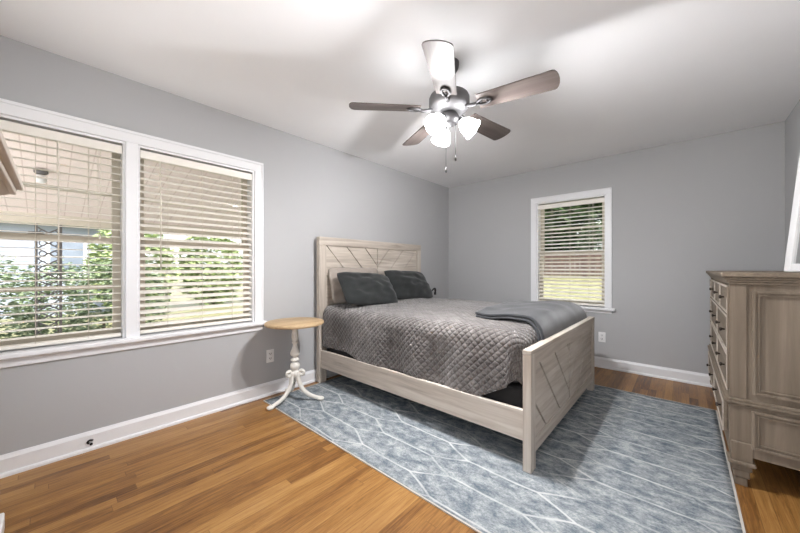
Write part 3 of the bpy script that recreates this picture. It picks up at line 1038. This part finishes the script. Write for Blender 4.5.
# plinth blocks and stepped feet
for yy, s_ in ((-0.006, 1), (L_ - 0.076, 1)):
    for xx in (0.0, D_ - 0.082):
        k = MB()
        k.box(xx, yy, 0.135, xx + 0.082, yy + 0.082, 0.235)
        k.box(xx - 0.010, yy - 0.008, 0.115, xx + 0.092, yy + 0.09, 0.135)
        k.box(xx + 0.002, yy + 0.002, 0.085, xx + 0.080, yy + 0.080, 0.115)
        k.box(xx + 0.010, yy + 0.008, 0.045, xx + 0.072, yy + 0.072, 0.085)
        k.box(xx + 0.016, yy + 0.014, 0.0, xx + 0.064, yy + 0.066, 0.045)
        k.build('foot', 'dresserz', dr, bevel=0.005)
# drawers
def drawer(y0_, y1_, z0, z1, x, knobs):
    k = MB()
    k.box(x - 0.016, y0_, z0, x, y1_, z1)
    d = k.build('drawer', 'dressery', dr, bevel=0.004)
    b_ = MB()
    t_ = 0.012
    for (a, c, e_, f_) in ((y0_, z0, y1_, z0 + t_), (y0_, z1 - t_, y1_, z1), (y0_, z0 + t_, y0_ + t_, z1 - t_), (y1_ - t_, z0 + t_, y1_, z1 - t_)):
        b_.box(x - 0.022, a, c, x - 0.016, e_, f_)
    b_.build('beading', 'paleoy', d, bevel=0.002)['label'] = 'pale beading'  # beading in a paler wood than the drawer front
    for ky in knobs:
        mt = Matrix.Rotation(R(-90), 4, 'Y')
        MB().lathe([(0.005, 0.0), (0.005, 0.010), (0.011, 0.014), (0.012, 0.019), (0.008, 0.023), (0, 0.024)], (x - 0.016, ky, (z0 + z1) / 2), 14, mt).build('knob', 'darkknob', d)
ya, yb = 0.068, L_ - 0.068
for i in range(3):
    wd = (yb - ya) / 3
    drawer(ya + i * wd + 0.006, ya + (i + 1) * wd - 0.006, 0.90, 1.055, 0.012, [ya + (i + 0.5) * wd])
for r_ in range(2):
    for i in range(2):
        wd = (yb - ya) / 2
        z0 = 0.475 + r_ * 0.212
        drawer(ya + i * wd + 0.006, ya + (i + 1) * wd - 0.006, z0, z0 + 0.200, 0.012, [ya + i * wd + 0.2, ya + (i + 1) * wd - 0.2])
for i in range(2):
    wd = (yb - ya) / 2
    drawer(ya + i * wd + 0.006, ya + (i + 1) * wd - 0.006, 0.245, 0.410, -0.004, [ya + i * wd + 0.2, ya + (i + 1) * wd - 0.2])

# white frame leaning on the wall, standing on the dresser
fe = thing('leaning_mirror', 'white framed mirror leaning back on top of the dresser', 'mirror', (3.366, 2.457, 1.1335), R(23.5))
ft = R(5.8)
rotm = Matrix.Rotation(ft, 4, 'Y')
fw, fh, fb = 0.34, 0.76, 0.044
k = MB()
k.box(-0.0, 0, 0, 0.022, fb, fh, rotm).box(0, fw - fb, 0, 0.022, fw, fh, rotm).box(0, fb, 0, 0.022, fw - fb, fb, rotm).box(0, fb, fh - fb, 0.022, fw - fb, fh, rotm)
k.build('mirror_frame', 'frame', fe, bevel=0.003)
MB().box(0.010, fb, fb, 0.018, fw - fb, fh - fb, rotm).build('mirror_glass', 'mirror', fe)

# ------------------------------------------------------------------ tall chest near the camera (only its cornice shows)
ch = thing('tall_chest', 'tall greyish whitewashed chest at the left edge, only its cornice corner showing', 'chest', (1.415, -0.043, 0), R(-0.9))
# local: x 0..0.82 along, y 0 front .. -0.46 back
MB().box(0.085, -0.46, 0.10, 0.75, -0.100, 1.318).build('case', 'paleoz', ch)
k = MB()
for o, z0, z1 in ((0.0, 1.373, 1.392), (0.012, 1.356, 1.373)):
    k.box(o, -0.47, z0, 0.835 - o, -o, z1)
# sloping cove under the slabs
tv = [(0.020, -0.020), (0.815, -0.020), (0.815, -0.47), (0.020, -0.47)]
bv = [(0.080, -0.095), (0.755, -0.095), (0.755, -0.47), (0.080, -0.47)]
tv = [k.bm.verts.new((x_, y_, 1.356)) for x_, y_ in tv]
bv = [k.bm.verts.new((x_, y_, 1.318)) for x_, y_ in bv]
k.bm.faces.new(tv); k.bm.faces.new(bv[::-1])
for i in range(4):
    j = (i + 1) % 4
    k.bm.faces.new((bv[i], bv[j], tv[j], tv[i]))
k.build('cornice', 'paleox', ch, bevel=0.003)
for i in range(5):
    z0 = 0.125 + i * 0.230
    d = MB().box(0.105, -0.100, z0, 0.73, -0.090, z0 + 0.220).build('drawer', 'paleox', ch, bevel=0.003)
for x_ in (0.085, 0.68):
    for y_ in (-0.46, -0.17):
        MB().box(x_, y_, 0, x_ + 0.07, y_ + 0.07, 0.10).build('foot', 'paleoz', ch, bevel=0.005)

# low white bin on the floor at the lower left edge
wb = thing('storage_box', 'low white box on the floor at the lower left edge', 'box', (0.625, -0.402, 0))
MB().box(0, 0, 0.026, 0.262, 0.283, 0.10).build('body', 'plastic', wb, bevel=0.006)
MB().box(0.012, 0.012, 0, 0.25, 0.270, 0.026).build('base', 'slot', wb)

# ------------------------------------------------------------------ outlets, door stop
def outlet(label, loc, rz):
    e = thing('power_outlet', label, 'outlet', loc, rz, 'wall outlets')
    MB().box(-0.036, -0.006, -0.058, 0.036, 0, 0.058).build('cover_plate', 'plastic', e, bevel=0.003)
    for z in (-0.021, 0.021):
        f = MB().box(-0.017, -0.009, z - 0.014, 0.017, -0.0062, z + 0.014).build('socket', 'plastic', e, bevel=0.003)
        MB().box(-0.009, -0.0098, z - 0.004, -0.005, -0.0092, z + 0.008).box(0.005, -0.0098, z - 0.004, 0.009, -0.0092, z + 0.008).box(-0.003, -0.0098, z - 0.011, 0.003, -0.0092, z - 0.006).build('slots', 'slot', f)
outlet('white double outlet on the left wall, between window and side table base', (0.0005, 1.363, 0.352), R(90))
outlet('white double outlet on the back wall, under the window corner', (2.105, Y1 - 0.0005, 0.353), 0)
ds = thing('cable_clip', 'small black cable clip on the left baseboard', 'clip', (0.016, 0.186, 0.052))
k = MB()
k.tube([(0.0 + 0.004, 0.012 * math.cos(q) , 0.010 * math.sin(q) + 0.004) for q in [R(20 + 25 * i) for i in range(10)]], 0.006, 8)
k.build('hook', 'blackmetal', ds)
MB().sphere((0.008, 0.004, -0.011), 0.008).build('button', 'blackmetal', ds)

# ------------------------------------------------------------------ ceiling fan
FXc, FYc = 1.715, 1.69
fan = thing('ceiling_fan', 'five bladed ceiling fan with three lit glass shades and pull chains', 'ceiling fan', (FXc, FYc, H - 0.0005))
z = lambda q: q - H + 0.0005
MB().lathe([(0.0, z(2.366)), (0.020, z(2.366)), (0.040, z(2.376)), (0.058, z(2.405)), (0.062, z(2.43)), (0.062, z(2.4395))]).build('canopy', 'darknickel', fan)
MB().lathe([(0.013, z(2.24)), (0.013, z(2.368))], seg=16).build('downrod', 'darknickel', fan)
MB().lathe([(0.05, z(2.125)), (0.088, z(2.128)), (0.100, z(2.140)), (0.118, z(2.150)), (0.126, z(2.165)), (0.126, z(2.215)), (0.118, z(2.232)), (0.085, z(2.246)), (0.03, z(2.252)), (0.0, z(2.252))], seg=40).build('motor_housing', 'nickel', fan)
MB().lathe([(0.0, z(2.055)), (0.040, z(2.055)), (0.060, z(2.066)), (0.066, z(2.085)), (0.060, z(2.105)), (0.045, z(2.124))], seg=32).build('switch_housing', 'darknickel', fan)
ZB = z(2.146)
def blade(ang):
    k = MB()
    out = []
    r0, r1, w0, w1 = 0.185, 0.624, 0.060, 0.072
    for i in range(9):
        t = i / 8
        out.append((r0 + (r1 - 0.03 - r0) * t, -(w0 + (w1 - w0) * t)))
    for i in range(1, 8):
        t = i / 8
        q = -PI / 2 + PI * t
        out.append((r1 - 0.03 + 0.03 * math.cos(q), w1 * math.sin(q) ** 1 if True else 0))
    for i in range(9):
        t = 1 - i / 8
        out.append((r0 + (r1 - 0.03 - r0) * t, (w0 + (w1 - w0) * t)))
    mt = Matrix.Rotation(R(ang), 4, 'Z') @ Matrix.Translation((0, 0, ZB)) @ Matrix.Rotation(R(-12), 4, 'X')
    k.poly([Vector((x_, y_, 0)) for x_, y_ in out], (0, 0, 0.006))
    b_ = k.build('blade', 'bladewood', fan)
    b_.matrix_basis = mt
    # blade iron: arm, oval ring and screws under the blade
    q = MB()
    q.tube([(0.095, 0, 0.012), (0.13, 0, -0.006), (0.165, 0, -0.010), (0.19, 0, -0.006)], [0.013, 0.011, 0.011, 0.010], 8)
    ring = [(0.222 + 0.040 * math.cos(2 * PI * i / 20), 0.024 * math.sin(2 * PI * i / 20), -0.005) for i in range(20)]
    q.tube(ring, 0.0075, 8, closed=True)
    for sx, sy in ((0.205, 0), (0.238, 0.010), (0.238, -0.010)):
        q.sphere((sx, sy, -0.004), 0.006)
    q.build('blade_iron', 'darknickel', b_)
for i in range(5):
    blade(-62.1 + 72 * i)
for ang in (-94, 26, 146):
    c, s_ = math.cos(R(ang)), math.sin(R(ang))
    tilt = R(50)
    # shade axis points outward and down
    mt = Matrix.Rotation(R(ang), 4, 'Z') @ Matrix.Translation((0.066, 0, z(2.072))) @ Matrix.Rotation(PI - tilt, 4, 'Y')
    a_ = MB().lathe([(0.016, -0.03), (0.020, 0.0), (0.024, 0.018)], seg=16, mat=mt).build('lamp_arm', 'darknickel', fan)
    s2 = MB()
    prof = [(0.024, 0.012), (0.031, 0.022), (0.044, 0.040), (0.052, 0.064), (0.056, 0.088), (0.064, 0.106), (0.061, 0.107), (0.053, 0.088), (0.049, 0.064), (0.041, 0.042), (0.028, 0.025)]
    s2.lathe(prof, seg=28, mat=mt, cap=False)
    sh = s2.build('lamp_shade', 'lampglass', fan)
    bb = MB()
    bb.lathe([(0.010, 0.012), (0.016, 0.026), (0.017, 0.036), (0.011, 0.044), (0.0, 0.046)], seg=16, mat=mt)
    bo = bb.build('bulb', 'bulb', sh)
    ld = bpy.data.lights.new('bulb_light', 'POINT')
    ld.energy = BULB_W; ld.shadow_soft_size = 0.03; ld.color = (0.985, 0.985, 1)
    lo = bpy.data.objects.new('bulb_light', ld); COL.objects.link(lo)
    lo.parent = fan
    lo.location = mt @ Vector((0, 0, 0.076))
for (dx, dy, zend) in ((0.0, -0.035, 1.745), (0.040, 0.012, 1.82)):
    k = MB()
    k.tube([(dx, dy, z(2.06)), (dx, dy, z(zend + 0.03))], 0.0016, 5)
    k.lathe([(0.002, z(zend + 0.035)), (0.006, z(zend + 0.02)), (0.0065, z(zend + 0.006)), (0.003, z(zend))], (dx, dy, 0), 10)
    k.build('pull_chain', 'darknickel', fan)
